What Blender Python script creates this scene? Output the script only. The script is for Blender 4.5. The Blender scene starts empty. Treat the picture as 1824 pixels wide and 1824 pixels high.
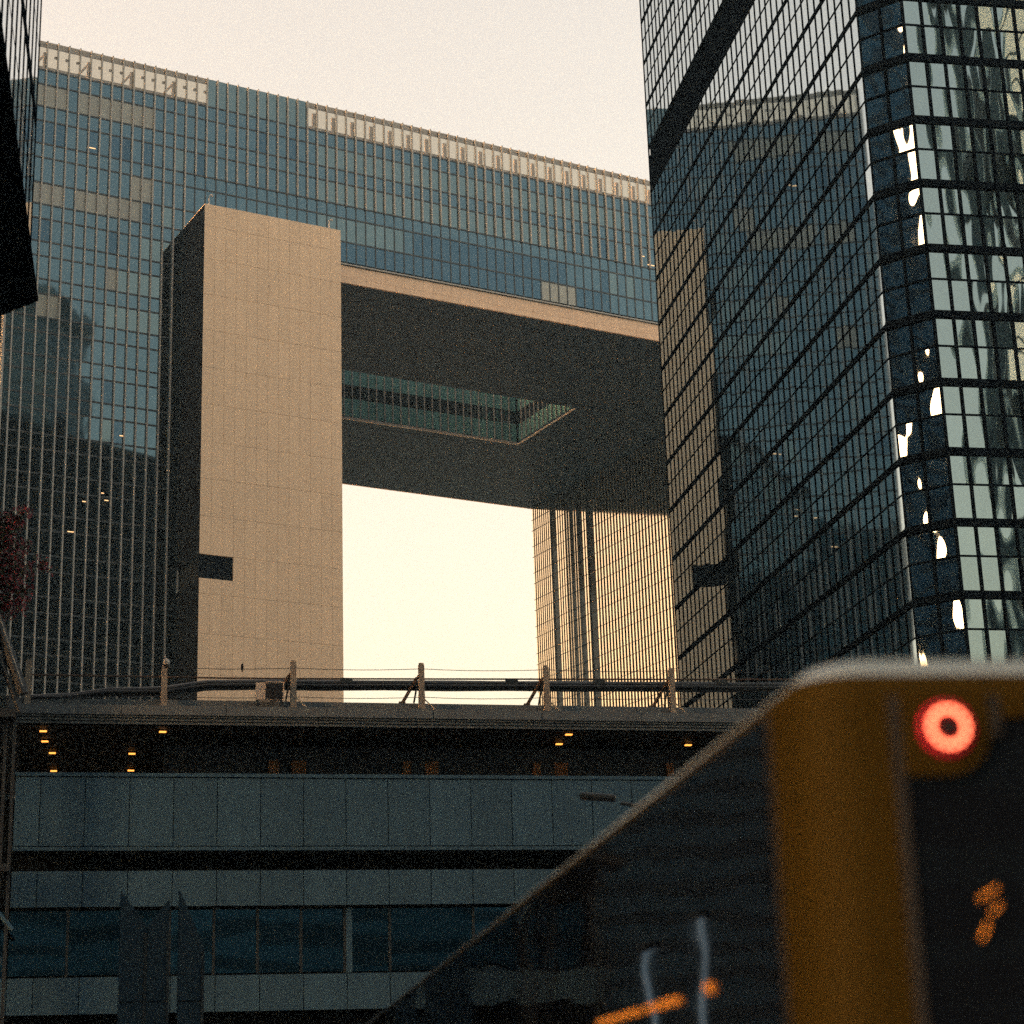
import bpy, math, random
from mathutils import Vector, Matrix, Quaternion
rnd = random.Random(7)
R = math.radians
C = bpy.context.scene.collection
SC = bpy.context.scene

# ------------------------------------------------------------------ camera
F_PX, SIZE = 3495.8, 1824.0
CAM = Vector((0, 0, 3.7))
YAW, PITCH, ROLL = R(29.311), R(17.18), R(-1.905)
f0 = Vector((math.sin(YAW), math.cos(YAW), 0)); r0 = Vector((math.cos(YAW), -math.sin(YAW), 0)); u0 = Vector((0, 0, 1))
cf = f0 * math.cos(PITCH) + u0 * math.sin(PITCH)
cu_ = u0 * math.cos(PITCH) - f0 * math.sin(PITCH)
cr = r0 * math.cos(ROLL) + cu_ * math.sin(ROLL)
cu = cu_ * math.cos(ROLL) - r0 * math.sin(ROLL)
cam_d = bpy.data.cameras.new('camera'); cam = bpy.data.objects.new('camera', cam_d); C.objects.link(cam)
m = Matrix((cr, cu, -cf)).transposed().to_4x4(); m.translation = CAM
cam.matrix_world = m
cam_d.sensor_width = 36; cam_d.lens = F_PX / SIZE * 36
cam_d.clip_start = 0.1; cam_d.clip_end = 6000
cam_d.dof.use_dof = True; cam_d.dof.focus_distance = 170; cam_d.dof.aperture_fstop = 2.5
SC.camera = cam
def proj(P):                       # world point -> photograph pixel
    v = Vector(P) - CAM; z = v.dot(cf)
    return 912 + F_PX * v.dot(cr) / z, 912 - F_PX * v.dot(cu) / z

# ------------------------------------------------------------------ light
SUN_AZ, SUN_EL = R(-78), R(14.0)   # azimuth from +Y towards +X
w = bpy.data.worlds.new('World'); SC.world = w; w.use_nodes = True
nt = w.node_tree; nt.nodes.clear()
sky = nt.nodes.new('ShaderNodeTexSky'); sky.sky_type = 'NISHITA'; sky.sun_disc = False
sky.sun_elevation = SUN_EL; sky.sun_rotation = SUN_AZ
sky.altitude = 0; sky.air_density = 1.0; sky.dust_density = 6.0; sky.ozone_density = 0.5
bg = nt.nodes.new('ShaderNodeBackground'); bg.inputs['Strength'].default_value = 0.15
wo = nt.nodes.new('ShaderNodeOutputWorld')
tint = nt.nodes.new('ShaderNodeMix'); tint.data_type = 'RGBA'; tint.blend_type = 'MULTIPLY'; tint.inputs[0].default_value = 1
tint.inputs[7].default_value = (1.42, .925, .60, 1)      # warm evening smog, the whole dome alike
nt.links.new(sky.outputs[0], tint.inputs[6]); nt.links.new(tint.outputs[2], bg.inputs[0]); nt.links.new(bg.outputs[0], wo.inputs[0])
sd = bpy.data.lights.new('sun', 'SUN'); sd.energy = 2.0; sd.angle = R(0.6); sd.color = (1.0, 0.78, 0.55)
sun = bpy.data.objects.new('sun', sd); C.objects.link(sun)
tosun = Vector((math.sin(SUN_AZ) * math.cos(SUN_EL), math.cos(SUN_AZ) * math.cos(SUN_EL), math.sin(SUN_EL)))
sun.rotation_euler = (-tosun).to_track_quat('-Z', 'Y').to_euler(); sun.location = (-60, 120, 200)
vs = SC.view_settings; vs.view_transform = 'Standard'; vs.look = 'None'; vs.gamma = 1; vs.use_curve_mapping = False
vs.exposure = 2.28
SC.cycles.use_denoising = False
SC.cycles.max_bounces = 6; SC.cycles.glossy_bounces = 4; SC.cycles.diffuse_bounces = 2
SC.cycles.use_adaptive_sampling = True; SC.cycles.adaptive_threshold = 0.014
SC.cycles.sample_clamp_indirect = 6

# ------------------------------------------------------------------ materials
def mat(name, col, rough=0.6, metal=0.0, var=0.0, vscale=0.5, rand=0.0, bump=0.0, bscale=4.0, spec=0.5,
        streak=0.0, wave=0.0, wscale=(0.5, 0.5, 0.25), coat=0.0, emit=None, estr=0.0, ior=1.5):
    M = bpy.data.materials.new(name); M.use_nodes = True
    t = M.node_tree; L = t.links; p = t.nodes['Principled BSDF']
    p.inputs['Base Color'].default_value = (*col, 1); p.inputs['Roughness'].default_value = rough
    p.inputs['Metallic'].default_value = metal; p.inputs['Specular IOR Level'].default_value = spec
    p.inputs['IOR'].default_value = ior
    if coat: p.inputs['Coat Weight'].default_value = coat; p.inputs['Coat Roughness'].default_value = 0.05
    if emit: p.inputs['Emission Color'].default_value = (*emit, 1); p.inputs['Emission Strength'].default_value = estr
    geo = t.nodes.new('ShaderNodeNewGeometry')
    src = None
    def mul(a, val_node_out, lo, hi):
        mr = t.nodes.new('ShaderNodeMapRange'); mr.inputs['To Min'].default_value = lo; mr.inputs['To Max'].default_value = hi
        L.new(val_node_out, mr.inputs['Value'])
        mx = t.nodes.new('ShaderNodeMix'); mx.data_type = 'RGBA'; mx.blend_type = 'MULTIPLY'; mx.inputs[0].default_value = 1
        if a is None: mx.inputs[6].default_value = (*col, 1)
        else: L.new(a, mx.inputs[6])
        cmb = t.nodes.new('ShaderNodeCombineColor')
        for i in range(3): L.new(mr.outputs[0], cmb.inputs[i])
        L.new(cmb.outputs[0], mx.inputs[7])
        return mx.outputs[2]
    if var:
        n = t.nodes.new('ShaderNodeTexNoise'); n.inputs['Scale'].default_value = vscale; n.inputs['Detail'].default_value = 6
        n.inputs['Roughness'].default_value = 0.65
        L.new(geo.outputs['Position'], n.inputs['Vector']); src = mul(src, n.outputs[0], 1 - var * 1.6, 1 + var * 1.6)
    if streak:
        mp = t.nodes.new('ShaderNodeMapping'); mp.inputs['Scale'].default_value = (2.2, 2.2, 0.12)
        L.new(geo.outputs['Position'], mp.inputs['Vector'])
        n = t.nodes.new('ShaderNodeTexNoise'); n.inputs['Scale'].default_value = 1.0; n.inputs['Detail'].default_value = 5
        L.new(mp.outputs[0], n.inputs['Vector']); src = mul(src, n.outputs[0], 1 - streak * 1.6, 1 + streak * 1.6)
    if rand:
        oi = t.nodes.new('ShaderNodeObjectInfo'); src = mul(src, oi.outputs['Random'], 1 - rand, 1 + rand)
    if src is not None: L.new(src, p.inputs['Base Color'])
    if wave:
        mp = t.nodes.new('ShaderNodeMapping'); mp.inputs['Scale'].default_value = wscale
        L.new(geo.outputs['Position'], mp.inputs['Vector'])
        oi = t.nodes.new('ShaderNodeObjectInfo')
        mm = t.nodes.new('ShaderNodeMath'); mm.operation = 'MULTIPLY'; mm.inputs[1].default_value = 37.0
        L.new(oi.outputs['Random'], mm.inputs[0]); L.new(mm.outputs[0], mp.inputs['Location'])
        n = t.nodes.new('ShaderNodeTexNoise'); n.inputs['Scale'].default_value = 1.0; n.inputs['Detail'].default_value = 1.0
        L.new(mp.outputs[0], n.inputs['Vector'])
        b = t.nodes.new('ShaderNodeBump'); b.inputs['Strength'].default_value = 1.0; b.inputs['Distance'].default_value = wave
        L.new(n.outputs[0], b.inputs['Height']); L.new(b.outputs[0], p.inputs['Normal'])
    elif bump:
        n = t.nodes.new('ShaderNodeTexNoise'); n.inputs['Scale'].default_value = bscale; n.inputs['Detail'].default_value = 4
        L.new(geo.outputs['Position'], n.inputs['Vector'])
        b = t.nodes.new('ShaderNodeBump'); b.inputs['Strength'].default_value = 0.6; b.inputs['Distance'].default_value = bump
        L.new(n.outputs[0], b.inputs['Height']); L.new(b.outputs[0], p.inputs['Normal'])
    return M
MT = dict(
    stone=mat('pale_stone', (.82, .61, .41), .6, rand=.035, var=.05, vscale=.25, streak=.03),
    fascia=mat('fascia_stone', (.78, .56, .38), .55, rand=.04, var=.04),
    side=mat('shaded_cladding', (.005, .007, .011), .7, rand=.1, spec=0),  # pier side near black, its shade put into the colour
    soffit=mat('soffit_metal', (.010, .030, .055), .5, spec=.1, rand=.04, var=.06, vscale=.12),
    fin=mat('fin_aluminium', (.36, .365, .345), .45),
    frame=mat('dark_blue_frame', (.022, .035, .045), .4),
    glass=mat('teal_glass', (.078, .135, .168), .03, metal=1, rand=.04, wave=.004),
    glass_dark=mat('blue_glass', (.050, .095, .130), .03, metal=1, rand=.10, wave=.004),
    glass_warm=mat('ceiling_and_glow_glass', (.11, .165, .18), .05, metal=1, rand=.05, wave=.004),
    blind=mat('glass_with_blind', (.28, .30, .26), .25, rand=.10, coat=.6),
    well=mat('well_glass', (.11, .29, .29), .25, metal=.0, rand=.12),
    louvre=mat('louvre_metal', (.74, .60, .43), .08, metal=1, rand=.06),
    louvre_gap=mat('louvre_recess', (.012, .016, .02), .6, spec=0),
    steel=mat('painted_steel', (.50, .46, .40), .5),
    t_glass=mat('mirror_glass', (.33, .44, .52), .02, metal=1, rand=.04, wave=.002, wscale=(.45, .45, .2)),
    t_glass_f=mat('wavy_mirror_glass', (.25, .34, .36), .02, metal=1, rand=.05, wave=.05, wscale=(.55, .55, .16)),
    t_glass_c=mat('wavy_corner_glass', (.36, .46, .52), .02, metal=1, rand=.05, wave=.045, wscale=(.7, .7, .35)),
    t_frame=mat('black_aluminium', (.006, .010, .016), .7, spec=0),
    panel=mat('grey_cladding_panel', (.055, .130, .205), .5, rand=.09, var=.09, vscale=.8, streak=.14),
    concrete=mat('weathered_concrete', (.17, .20, .225), .8, var=.14, vscale=1.2, streak=.10, bump=.01),
    dark=mat('dark_recess', (.010, .014, .019), .8, spec=0),
    ceiling=mat('gallery_ceiling', (.055, .05, .045), .6),
    backwall=mat('gallery_back_wall', (.05, .07, .10), .6, var=.08),
    brown=mat('brown_door', (.34, .16, .06), .55, var=.1, vscale=3),
    lamp=mat('lit_lamp', (1, .6, .25), .5, emit=(1.0, .36, .06), estr=.5),
    wlamp=mat('lit_office_lamp', (1, .7, .4), .5, emit=(1.0, .55, .24), estr=.35),
    pod_glass=mat('podium_glass', (.030, .068, .105), .03, metal=1, rand=.3, wave=.02, wscale=(.18, .18, .35)),
    pipe=mat('dark_pipe', (.035, .045, .055), .4),
    post=mat('weathered_post', (.36, .31, .26), .75, var=.12, vscale=3, bump=.005),
    rust=mat('rusty_bracket', (.11, .075, .055), .8, var=.2, vscale=8),
    rod=mat('pale_rod', (.62, .50, .36), .6),
    white=mat('white_plastic', (.48, .47, .45), .4),
    black=mat('black_plastic', (.012, .012, .014), .3),
    ac=mat('cream_casing', (.72, .62, .54), .5),
    grate=mat('black_grille', (.02, .02, .024), .6),
    stairsteel=mat('dark_steel', (.045, .055, .068), .4),
    bract=mat('red_bract', (.17, .012, .022), .6, rand=.3),
    leaf=mat('dark_leaf', (.02, .035, .018), .6),
    twig=mat('twig_bark', (.07, .05, .035), .8),
    yellow=mat('yellow_paint', (.030, .0205, .0035), .7, var=.10, vscale=3, spec=.05),
    roof=mat('pale_roof_cove', (.17, .24, .29), .35, coat=.2),  # pale blue-grey top above the yellow cove
    rubber=mat('black_rubber', (.012, .012, .013), .6),
    busglass=mat('tinted_bus_glass', (.004, .006, .011), .03, spec=.16, wave=.0022, wscale=(1.5, 1.5, 6)),
    amber=mat('lit_amber_lamp', (.8, .3, .04), .4, emit=(1.0, .36, .05), estr=.018),
    redlamp=mat('lit_red_lamp', (.6, .1, .06), .4, emit=(1.0, .15, .07), estr=2.1),
    lens=mat('dark_red_lens', (.10, .006, .012), .3),
    redrim=mat('red_lens', (.4, .01, .03), .3, emit=(1.0, .012, .05), estr=.05),
    tyre=mat('tyre_rubber', (.02, .02, .02), .8),
    asphalt=mat('asphalt', (.05, .05, .052), .85, var=.15, vscale=2, bump=.004, bscale=60),
    paving=mat('paving', (.22, .21, .20), .8, var=.1),
    bounce_plaza=mat('bounce_paving', (.38, .32, .25), .8, var=.1),
    paint=mat('road_paint', (.75, .75, .72), .6),
    earth=mat('ground_cover', (.05, .055, .06), .9, var=.2, vscale=.05),
    hill=mat('wooded_hill', (.035, .05, .03), .9, var=.3, vscale=.03),
    bluetower=mat('blue_tower_glass', (.06, .10, .14), .45, metal=.0, var=.05),
    paletower=mat('pale_tower_concrete', (.30, .29, .27), .7),
    darktower=mat('dark_tower_concrete', (.045, .11, .17), .6, spec=.1),
    darkband=mat('dark_tower_glass', (.025, .05, .075), .4, spec=.1),
    lampgrey=mat('lamp_grey', (.06, .065, .07), .5),
    pylon=mat('dark_pylon', (.018, .05, .085), .45, var=.1),
    bird=mat('bird_plumage', (.02, .02, .022), .7),
    tubeglow=mat('reflection_glow', (.8, .85, .9), .4, emit=(.55, .80, 1.0), estr=.07),
    redsign=mat('red_banner', (.35, .02, .015), .6),
)

# ------------------------------------------------------------------ builders
OFF = {}
def link(o, parent=None, loc=(0, 0, 0)):
    """loc is given in the frame of the thing; parts of parts subtract their parent's own offset"""
    C.objects.link(o)
    po = OFF.get(parent.name, Vector()) if parent else Vector()
    o.parent = parent
    o.location = Vector(loc) - po
    OFF[o.name] = Vector(loc) if parent else Vector()
    return o
def tag(o, label, cat, group=None, kind=None):
    o['label'] = label
    if cat: o['category'] = cat
    if group: o['group'] = group
    if kind: o['kind'] = kind
    return o
def thing(name, label, cat, loc=(0, 0, 0), rz=0, group=None):
    o = bpy.data.objects.new(name, None); o.empty_display_size = .5
    C.objects.link(o); o.location = loc; o.rotation_euler = (0, 0, rz); OFF[o.name] = Vector()
    return tag(o, label, cat, group)
def mesh_obj(name, vs_, fs, mt, parent=None, loc=(0, 0, 0), smooth=False):
    me = bpy.data.meshes.new(name); me.from_pydata(vs_, [], fs); me.update()
    if mt: me.materials.append(mt)
    if smooth:
        for p in me.polygons: p.use_smooth = True
    return link(bpy.data.objects.new(name, me), parent, loc)
BOXF = [(0, 3, 2, 1), (4, 5, 6, 7), (0, 1, 5, 4), (1, 2, 6, 5), (2, 3, 7, 6), (3, 0, 4, 7)]
def boxv(x0, x1, y0, y1, z0, z1):
    return [(x0, y0, z0), (x1, y0, z0), (x1, y1, z0), (x0, y1, z0), (x0, y0, z1), (x1, y0, z1), (x1, y1, z1), (x0, y1, z1)]
CACHE = {}
def box(name, parent, mt, x0, x1, y0, y1, z0, z1, rot=None, kind=None):
    sx, sy, sz = x1 - x0, y1 - y0, z1 - z0
    key = (round(sx, 4), round(sy, 4), round(sz, 4), mt.name)
    me = CACHE.get(key)
    if me is None:
        me = bpy.data.meshes.new(name); me.from_pydata(boxv(-sx/2, sx/2, -sy/2, sy/2, -sz/2, sz/2), [], BOXF); me.materials.append(mt)
        CACHE[key] = me
    o = link(bpy.data.objects.new(name, me), parent, ((x0+x1)/2, (y0+y1)/2, (z0+z1)/2))
    if rot: o.rotation_euler = rot
    if kind: o['kind'] = kind
    return o
class MB:
    def __init__(s): s.v = []; s.f = []
    def add(s, vs_, fs):
        b = len(s.v); s.v += [tuple(v) for v in vs_]; s.f += [tuple(i + b for i in f) for f in fs]
    def box(s, *a): s.add(boxv(*a), BOXF)
    def obox(s, c, ax, ay, az, hx, hy, hz):
        c = Vector(c); vs_ = []
        for z in (-1, 1):
            for x, y in ((-1, -1), (1, -1), (1, 1), (-1, 1)): vs_.append(c + ax*x*hx + ay*y*hy + az*z*hz)
        s.add(vs_, BOXF)
    def tube(s, p0, p1, r0_, r1_=None, n=8, cap=True):
        p0 = Vector(p0); p1 = Vector(p1); r1_ = r0_ if r1_ is None else r1_
        d = (p1 - p0).normalized(); a = d.orthogonal().normalized(); b = d.cross(a); vs_ = []
        for p, r in ((p0, r0_), (p1, r1_)):
            for k in range(n):
                t = 2*math.pi*k/n; vs_.append(p + (a*math.cos(t) + b*math.sin(t))*r)
        fs = [(k, (k+1) % n, n+(k+1) % n, n+k) for k in range(n)]
        if cap: fs += [tuple(range(n-1, -1, -1)), tuple(range(n, 2*n))]
        s.add(vs_, fs)
    def build(s, name, mt, parent=None, kind=None, smooth=False, origin=None):
        o0 = Vector(origin) if origin is not None else Vector()
        vs_ = [tuple(Vector(v) - o0) for v in s.v] if origin is not None else s.v
        o = mesh_obj(name, vs_, s.f, mt, parent, o0, smooth)
        if kind: o['kind'] = kind
        return o
def tube(name, parent, mt, p0, p1, r, r1=None, n=8, smooth=True):
    b = MB(); b.tube(p0, p1, r, r1, n); return b.build(name, mt, parent, smooth=False, origin=p0)
def bevel(o, wd, seg=3):
    md = o.modifiers.new('bevel', 'BEVEL'); md.width = wd; md.segments = seg; md.limit_method = 'ANGLE'
    for p in o.data.polygons: p.use_smooth = True
    return o
ZO = 2.1   # street level lies 2.1 m below the levels measured first

# ------------------------------------------------------------------ the ground
def struct(o): o['kind'] = 'structure'; return o
struct(mesh_obj('ground', boxv(-1500, 1500, -1500, 1500, -.5, 0), BOXF, MT['earth']))
ST = Matrix.Rotation(R(-21.1), 4, 'Z')          # the street runs along azimuth 21.1
def street(name, x0, x1, y0, y1, z0, z1, mt):
    b = MB(); b.add([ST @ Vector(v) for v in boxv(x0, x1, y0, y1, z0, z1)], BOXF); return struct(b.build(name, mt))
street('road', -4.2, 12.5, -80, 49, -.2, .02, MT['asphalt'])
street('pavement', -9.5, -4.2, -80, 20, -.2, .15, MT['paving'])
street('pavement', 12.5, 17, -80, 46, -.2, .15, MT['paving'])
for k in range(14): street('lane_marking', .55, .67, -40 + k*6, -37 + k*6, .021, .026, MT['paint'])
street('kerb', -4.35, -4.2, -80, 20, .02, .17, MT['concrete'])

struct(mesh_obj('bounce_plaza', boxv(46, 230, 140, 330, -.3, .12), BOXF, MT['bounce_plaza']))  # unseen pale ground added to bounce light onto pier and soffit
# ------------------------------------------------------------------ government building
GY, PY = 207.5, 200.0
gb = thing('government_building', 'huge pale gateway shaped office block with glass facade and a giant square opening', 'building', (110, 240, 0))
OFF[gb.name] = Vector((110, 240, 0))
MOD = 1.346; X0 = 54.76 - 2*MOD - .8           # left end of the facade
XL, XR, XP0, XP1 = 51.3, 162.0, 72.2, 89.65
TOP = 126.8 + ZO
SOF = 102.56 + ZO
# solid cores behind the glass
core = MB()
core.box(XL+.15, XP1, GY+.35, 275, 0, 104.9+ZO)
b_ = core.build('core', MT['dark'], gb)
core = MB(); core.box(XL+.15, 99.5, GY+.35, 281.5, 104.95+ZO, 122.7+ZO); core.box(99.55, 143.4, GY+.35, 234.3, 104.95+ZO, 122.7+ZO)
core.box(99.55, 143.4, 253.4, 281.5, 104.95+ZO, 122.7+ZO); core.box(143.9, 200, GY+.35, 281.5, 104.95+ZO, 122.7+ZO)
core.build('upper_core', MT['dark'], gb)
core = MB(); core.box(162.4, 200, GY+.4, 281.4, 0, 104.9+ZO); core.build('right_wing_core', MT['dark'], gb)
# facade rows: (z0, z1, kind)
rows = []
up = [122.9, 121.0, 118.1, 116.2, 113.2, 111.4, 108.15, 105.4]
for a, b, k in zip(up, up[1:], 'SVSVSVV'): rows.append((b+ZO, a+ZO, k))
z = 105.4; low = [(1.8, 'S'), (2.9, 'V')]
lrows = []
while z > 4:
    for h, k in ((1.84, 'S'), (2.88, 'V')):
        lrows.append((z-h+ZO, z+ZO, k)); z -= h
mull = [54.76 + MOD*k for k in range(-2, 66)]
xs = [XL] + mull
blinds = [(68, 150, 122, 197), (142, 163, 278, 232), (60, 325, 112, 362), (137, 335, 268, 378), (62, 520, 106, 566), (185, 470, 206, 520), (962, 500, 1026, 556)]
warm = [(205, 455, 300, 560), (180, 540, 290, 610), (250, 400, 300, 480), (560, 180, 1110, 430)]  # large right-hand zone puts a warm glow into the pane colour
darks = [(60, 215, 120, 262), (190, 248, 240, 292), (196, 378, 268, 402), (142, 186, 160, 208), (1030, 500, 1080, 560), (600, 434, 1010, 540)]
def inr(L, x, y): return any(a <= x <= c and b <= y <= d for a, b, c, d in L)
panes = []
for i in range(len(xs)-1):
    xa, xb = xs[i], xs[i+1]
    for (za, zb, k) in rows + (lrows if xb <= XP1 else []):
        px, py = proj(((xa+xb)/2, GY, (za+zb)/2))
        vis = -20 < px < 1190 and -20 < py < 1260
        area = F_PX*F_PX*(xb-xa)*(zb-za)/((xa+xb)/2*.49+GY*.87)**2
        hid = xa > 74 and xb < 88.5 and zb < 104
        if hid: continue
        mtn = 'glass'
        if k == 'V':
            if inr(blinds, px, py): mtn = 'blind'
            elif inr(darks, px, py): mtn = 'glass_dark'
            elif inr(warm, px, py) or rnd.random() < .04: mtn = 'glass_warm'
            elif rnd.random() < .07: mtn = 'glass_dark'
        else:
            mtn = 'glass'
        panes.append((area if vis else 0, xa, xb, za, zb, mtn))
panes.sort(key=lambda p: -p[0])
rest = {}
for n_, (ar, xa, xb, za, zb, mtn) in enumerate(panes):
    g, gv = .03, .006
    if n_ < 300:
        box('pane', gb, MT[mtn], xa+gv, xb-gv, GY, GY+.05, za+g, zb-g, rot=(rnd.gauss(0, .0022), 0, rnd.gauss(0, .0022)))
    else:
        rest.setdefault(mtn, MB()).box(xa+g, xb-g, GY, GY+.05, za+g, zb-g)
for mtn, b in rest.items(): b.build('pane', MT[mtn], gb, kind='stuff')
# transoms and mullions
for (za, zb, k) in rows:
    box('transom', gb, MT['frame'], XL, XR-2, GY-.06, GY+.04, zb-.1, zb+.1)
box('transom', gb, MT['frame'], XL, XP1, GY-.06, GY+.04, 105.3+ZO, 105.5+ZO)
for (za, zb, k) in lrows:
    if za > 20: box('transom', gb, MT['frame'], XL, XP1-1, GY-.06, GY+.04, za-.1, za+.1)
for i, x in enumerate(mull):
    left = x < 72.6
    z0 = 8 if left else 113.1+ZO
    box('fin', gb, MT['fin'], x-.075, x+.075, GY-.34, GY-.02, z0, TOP-.05)
    if not left:
        box('mullion', gb, MT['frame'], x-.075, x+.075, GY-.08, GY+.03, (105.0 if x > XP1 else 100)+ZO, 113.1+ZO)
box('edge_fin', gb, MT['fin'], XL-.25, XL-.02, GY-.35, GY+.6, 0, TOP-.3)
# roof screen of clear glass with a steel frame behind it
sg = bpy.data.materials.new('clear_screen_glass'); sg.use_nodes = True
t = sg.node_tree; t.nodes.clear()
o_ = t.nodes.new('ShaderNodeOutputMaterial'); mx = t.nodes.new('ShaderNodeMixShader'); tr = t.nodes.new('ShaderNodeBsdfTransparent'); gl = t.nodes.new('ShaderNodeBsdfGlossy')
tr.inputs[0].default_value = (.78, .75, .68, 1); gl.inputs['Roughness'].default_value = .05; gl.inputs[0].default_value = (.8, .8, .8, 1)
mx.inputs[0].default_value = .10; t.links.new(tr.outputs[0], mx.inputs[1]); t.links.new(gl.outputs[0], mx.inputs[2]); t.links.new(mx.outputs[0], o_.inputs[0])
zs0, zs1 = 122.9+ZO, TOP
for i in range(len(xs)-1):
    px, _ = proj(((xs[i]+xs[i+1])/2, GY, 124+ZO))
    solid = 375 < px < 548
    box('screen_pane', gb, MT['glass_warm'] if solid else sg, xs[i]+.03, xs[i+1]-.03, GY, GY+.03, zs0+.12, zs1-.1)
box('screen_rail', gb, MT['steel'], XL, XR, GY+.05, GY+.25, TOP-.75, TOP-.02)
box('screen_rail', gb, MT['steel'], XL, XR, GY+1.5, GY+1.8, zs0+.75, zs0+1.35)
for i, x in enumerate(mull):
    px, _ = proj((x, GY, 124+ZO))
    every = 4 if px < 380 else 2
    if i % every == (2 if every == 4 else 0):
        box('screen_post', gb, MT['steel'], x-.05, x+.42, GY+1.2, GY+1.5, zs0-.3, TOP-.76)
        if every == 4:
            b = MB(); b.tube((x-1.35, GY+1.9, zs0+.9), (x+.1, GY+1.9, TOP-.9), .16, n=6); b.build('screen_brace', MT['steel'], gb)
    elif px < 380:
        box('screen_clip', gb, MT['steel'], x-.35, x-.05, GY+.1, GY+.3, zs0+1.9, zs0+2.2)
# a few office lamps that burn behind the glass
for px, py, wd in ((163, 263, 1.0), (217, 776, .5), (190, 891, .45), (150, 893, .4), (183, 878, .3), (127, 947, .8), (1145, 456, .6), (1160, 472, 1.1), (300, 838, .3)):
    d = cr*((px-912)/F_PX) - cu*((py-912)/F_PX) + cf
    P = CAM + d*((GY-.1-CAM.y)/d.y)
    box('office_lamp', gb, MT['wlamp'], P.x-wd/2, P.x+wd/2, GY-.05, GY-.01, P.z-.05, P.z+.05)
# stone pier in front of the facade
pj = [105.75, 102.93, 98.75, 94.25, 89.8, 85.2, 80.7, 76.15, 71.75, 67.3, 62.83, 58.3, 53.75, 49.2, 44.7, 40.2]
pj = [v+ZO for v in pj]
core = MB(); core.box(XP0+.3, XP1-.05, PY+.25, GY+.2, 0, pj[0]-.15); core.build('pier_core', MT['dark'], gb)
cw = (XP1-XP0)/13
notch = (XP0, XP0+4.1, 60.05+ZO, 62.76+ZO)
for r in range(len(pj)-1):
    for c in range(13):
        xa, xb, zb, za = XP0+c*cw, XP0+(c+1)*cw, pj[r], pj[r+1]
        if c < 3 and za < notch[3] < zb+.2 and zb > notch[2]:
            if zb > notch[3]+.2: box('stone_panel', gb, MT['stone'], xa+.012, xb-.012, PY, PY+.25, notch[3], zb-.014)
            if za < notch[2]-.2: box('stone_panel', gb, MT['stone'], xa+.012, xb-.012, PY, PY+.25, za+.014, notch[2])
            continue
        box('stone_panel', gb, MT['stone'], xa+.012, xb-.012, PY, PY+.25, za+.014, zb-.014)
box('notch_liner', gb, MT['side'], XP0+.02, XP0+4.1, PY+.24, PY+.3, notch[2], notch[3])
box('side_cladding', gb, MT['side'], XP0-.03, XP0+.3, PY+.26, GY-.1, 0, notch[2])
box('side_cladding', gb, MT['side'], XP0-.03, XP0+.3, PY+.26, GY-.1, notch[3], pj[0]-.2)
box('edge_shade_strip', gb, MT['side'], XP0-.035, XP0+.009, PY+.004, PY+.258, 0, pj[0]-.2)  # dark strip added to hide sunlit edges of the panels
box('pier_base', gb, MT['stone'], XP0, XP1, PY, PY+.25, 0, pj[-1])
box('pier_cap', gb, MT['stone'], XP0, XP1, PY+.26, GY-.2, pj[0]-.14, pj[0]-.01)
# fascia below the glass and soffit of the opening
for i, x in enumerate(mull):
    if x < XP1-2 or x > 160: continue
    for za, zb in ((103.35, 104.85), (102.56, 103.33)):
        box('fascia_panel', gb, MT['fascia'], x+.01, x+MOD-.01, GY-.02, GY+.3, za+ZO, zb+ZO)
box('drip_rail', gb, MT['fin'], XP1, XR, GY-.25, GY+.1, 104.95+ZO, 105.12+ZO)
box('drip_shadow_gap', gb, MT['frame'], XP1, XR, GY-.05, GY+.1, 104.86+ZO, 104.94+ZO)
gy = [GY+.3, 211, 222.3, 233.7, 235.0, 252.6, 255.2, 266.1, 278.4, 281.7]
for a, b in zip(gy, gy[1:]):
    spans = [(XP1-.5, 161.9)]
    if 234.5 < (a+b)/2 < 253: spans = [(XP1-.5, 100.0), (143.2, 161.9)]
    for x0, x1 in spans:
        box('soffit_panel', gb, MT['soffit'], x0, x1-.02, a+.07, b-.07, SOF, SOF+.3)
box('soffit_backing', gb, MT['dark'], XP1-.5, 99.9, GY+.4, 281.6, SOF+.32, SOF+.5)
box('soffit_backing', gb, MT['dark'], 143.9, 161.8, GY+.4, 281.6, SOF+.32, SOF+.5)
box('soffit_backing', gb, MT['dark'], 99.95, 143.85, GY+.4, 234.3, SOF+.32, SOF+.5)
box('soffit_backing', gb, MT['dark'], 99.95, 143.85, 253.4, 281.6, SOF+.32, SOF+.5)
box('back_fascia', gb, MT['fascia'], XP1, 200, 281.72, 282.0, SOF, 122.9+ZO)
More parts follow.
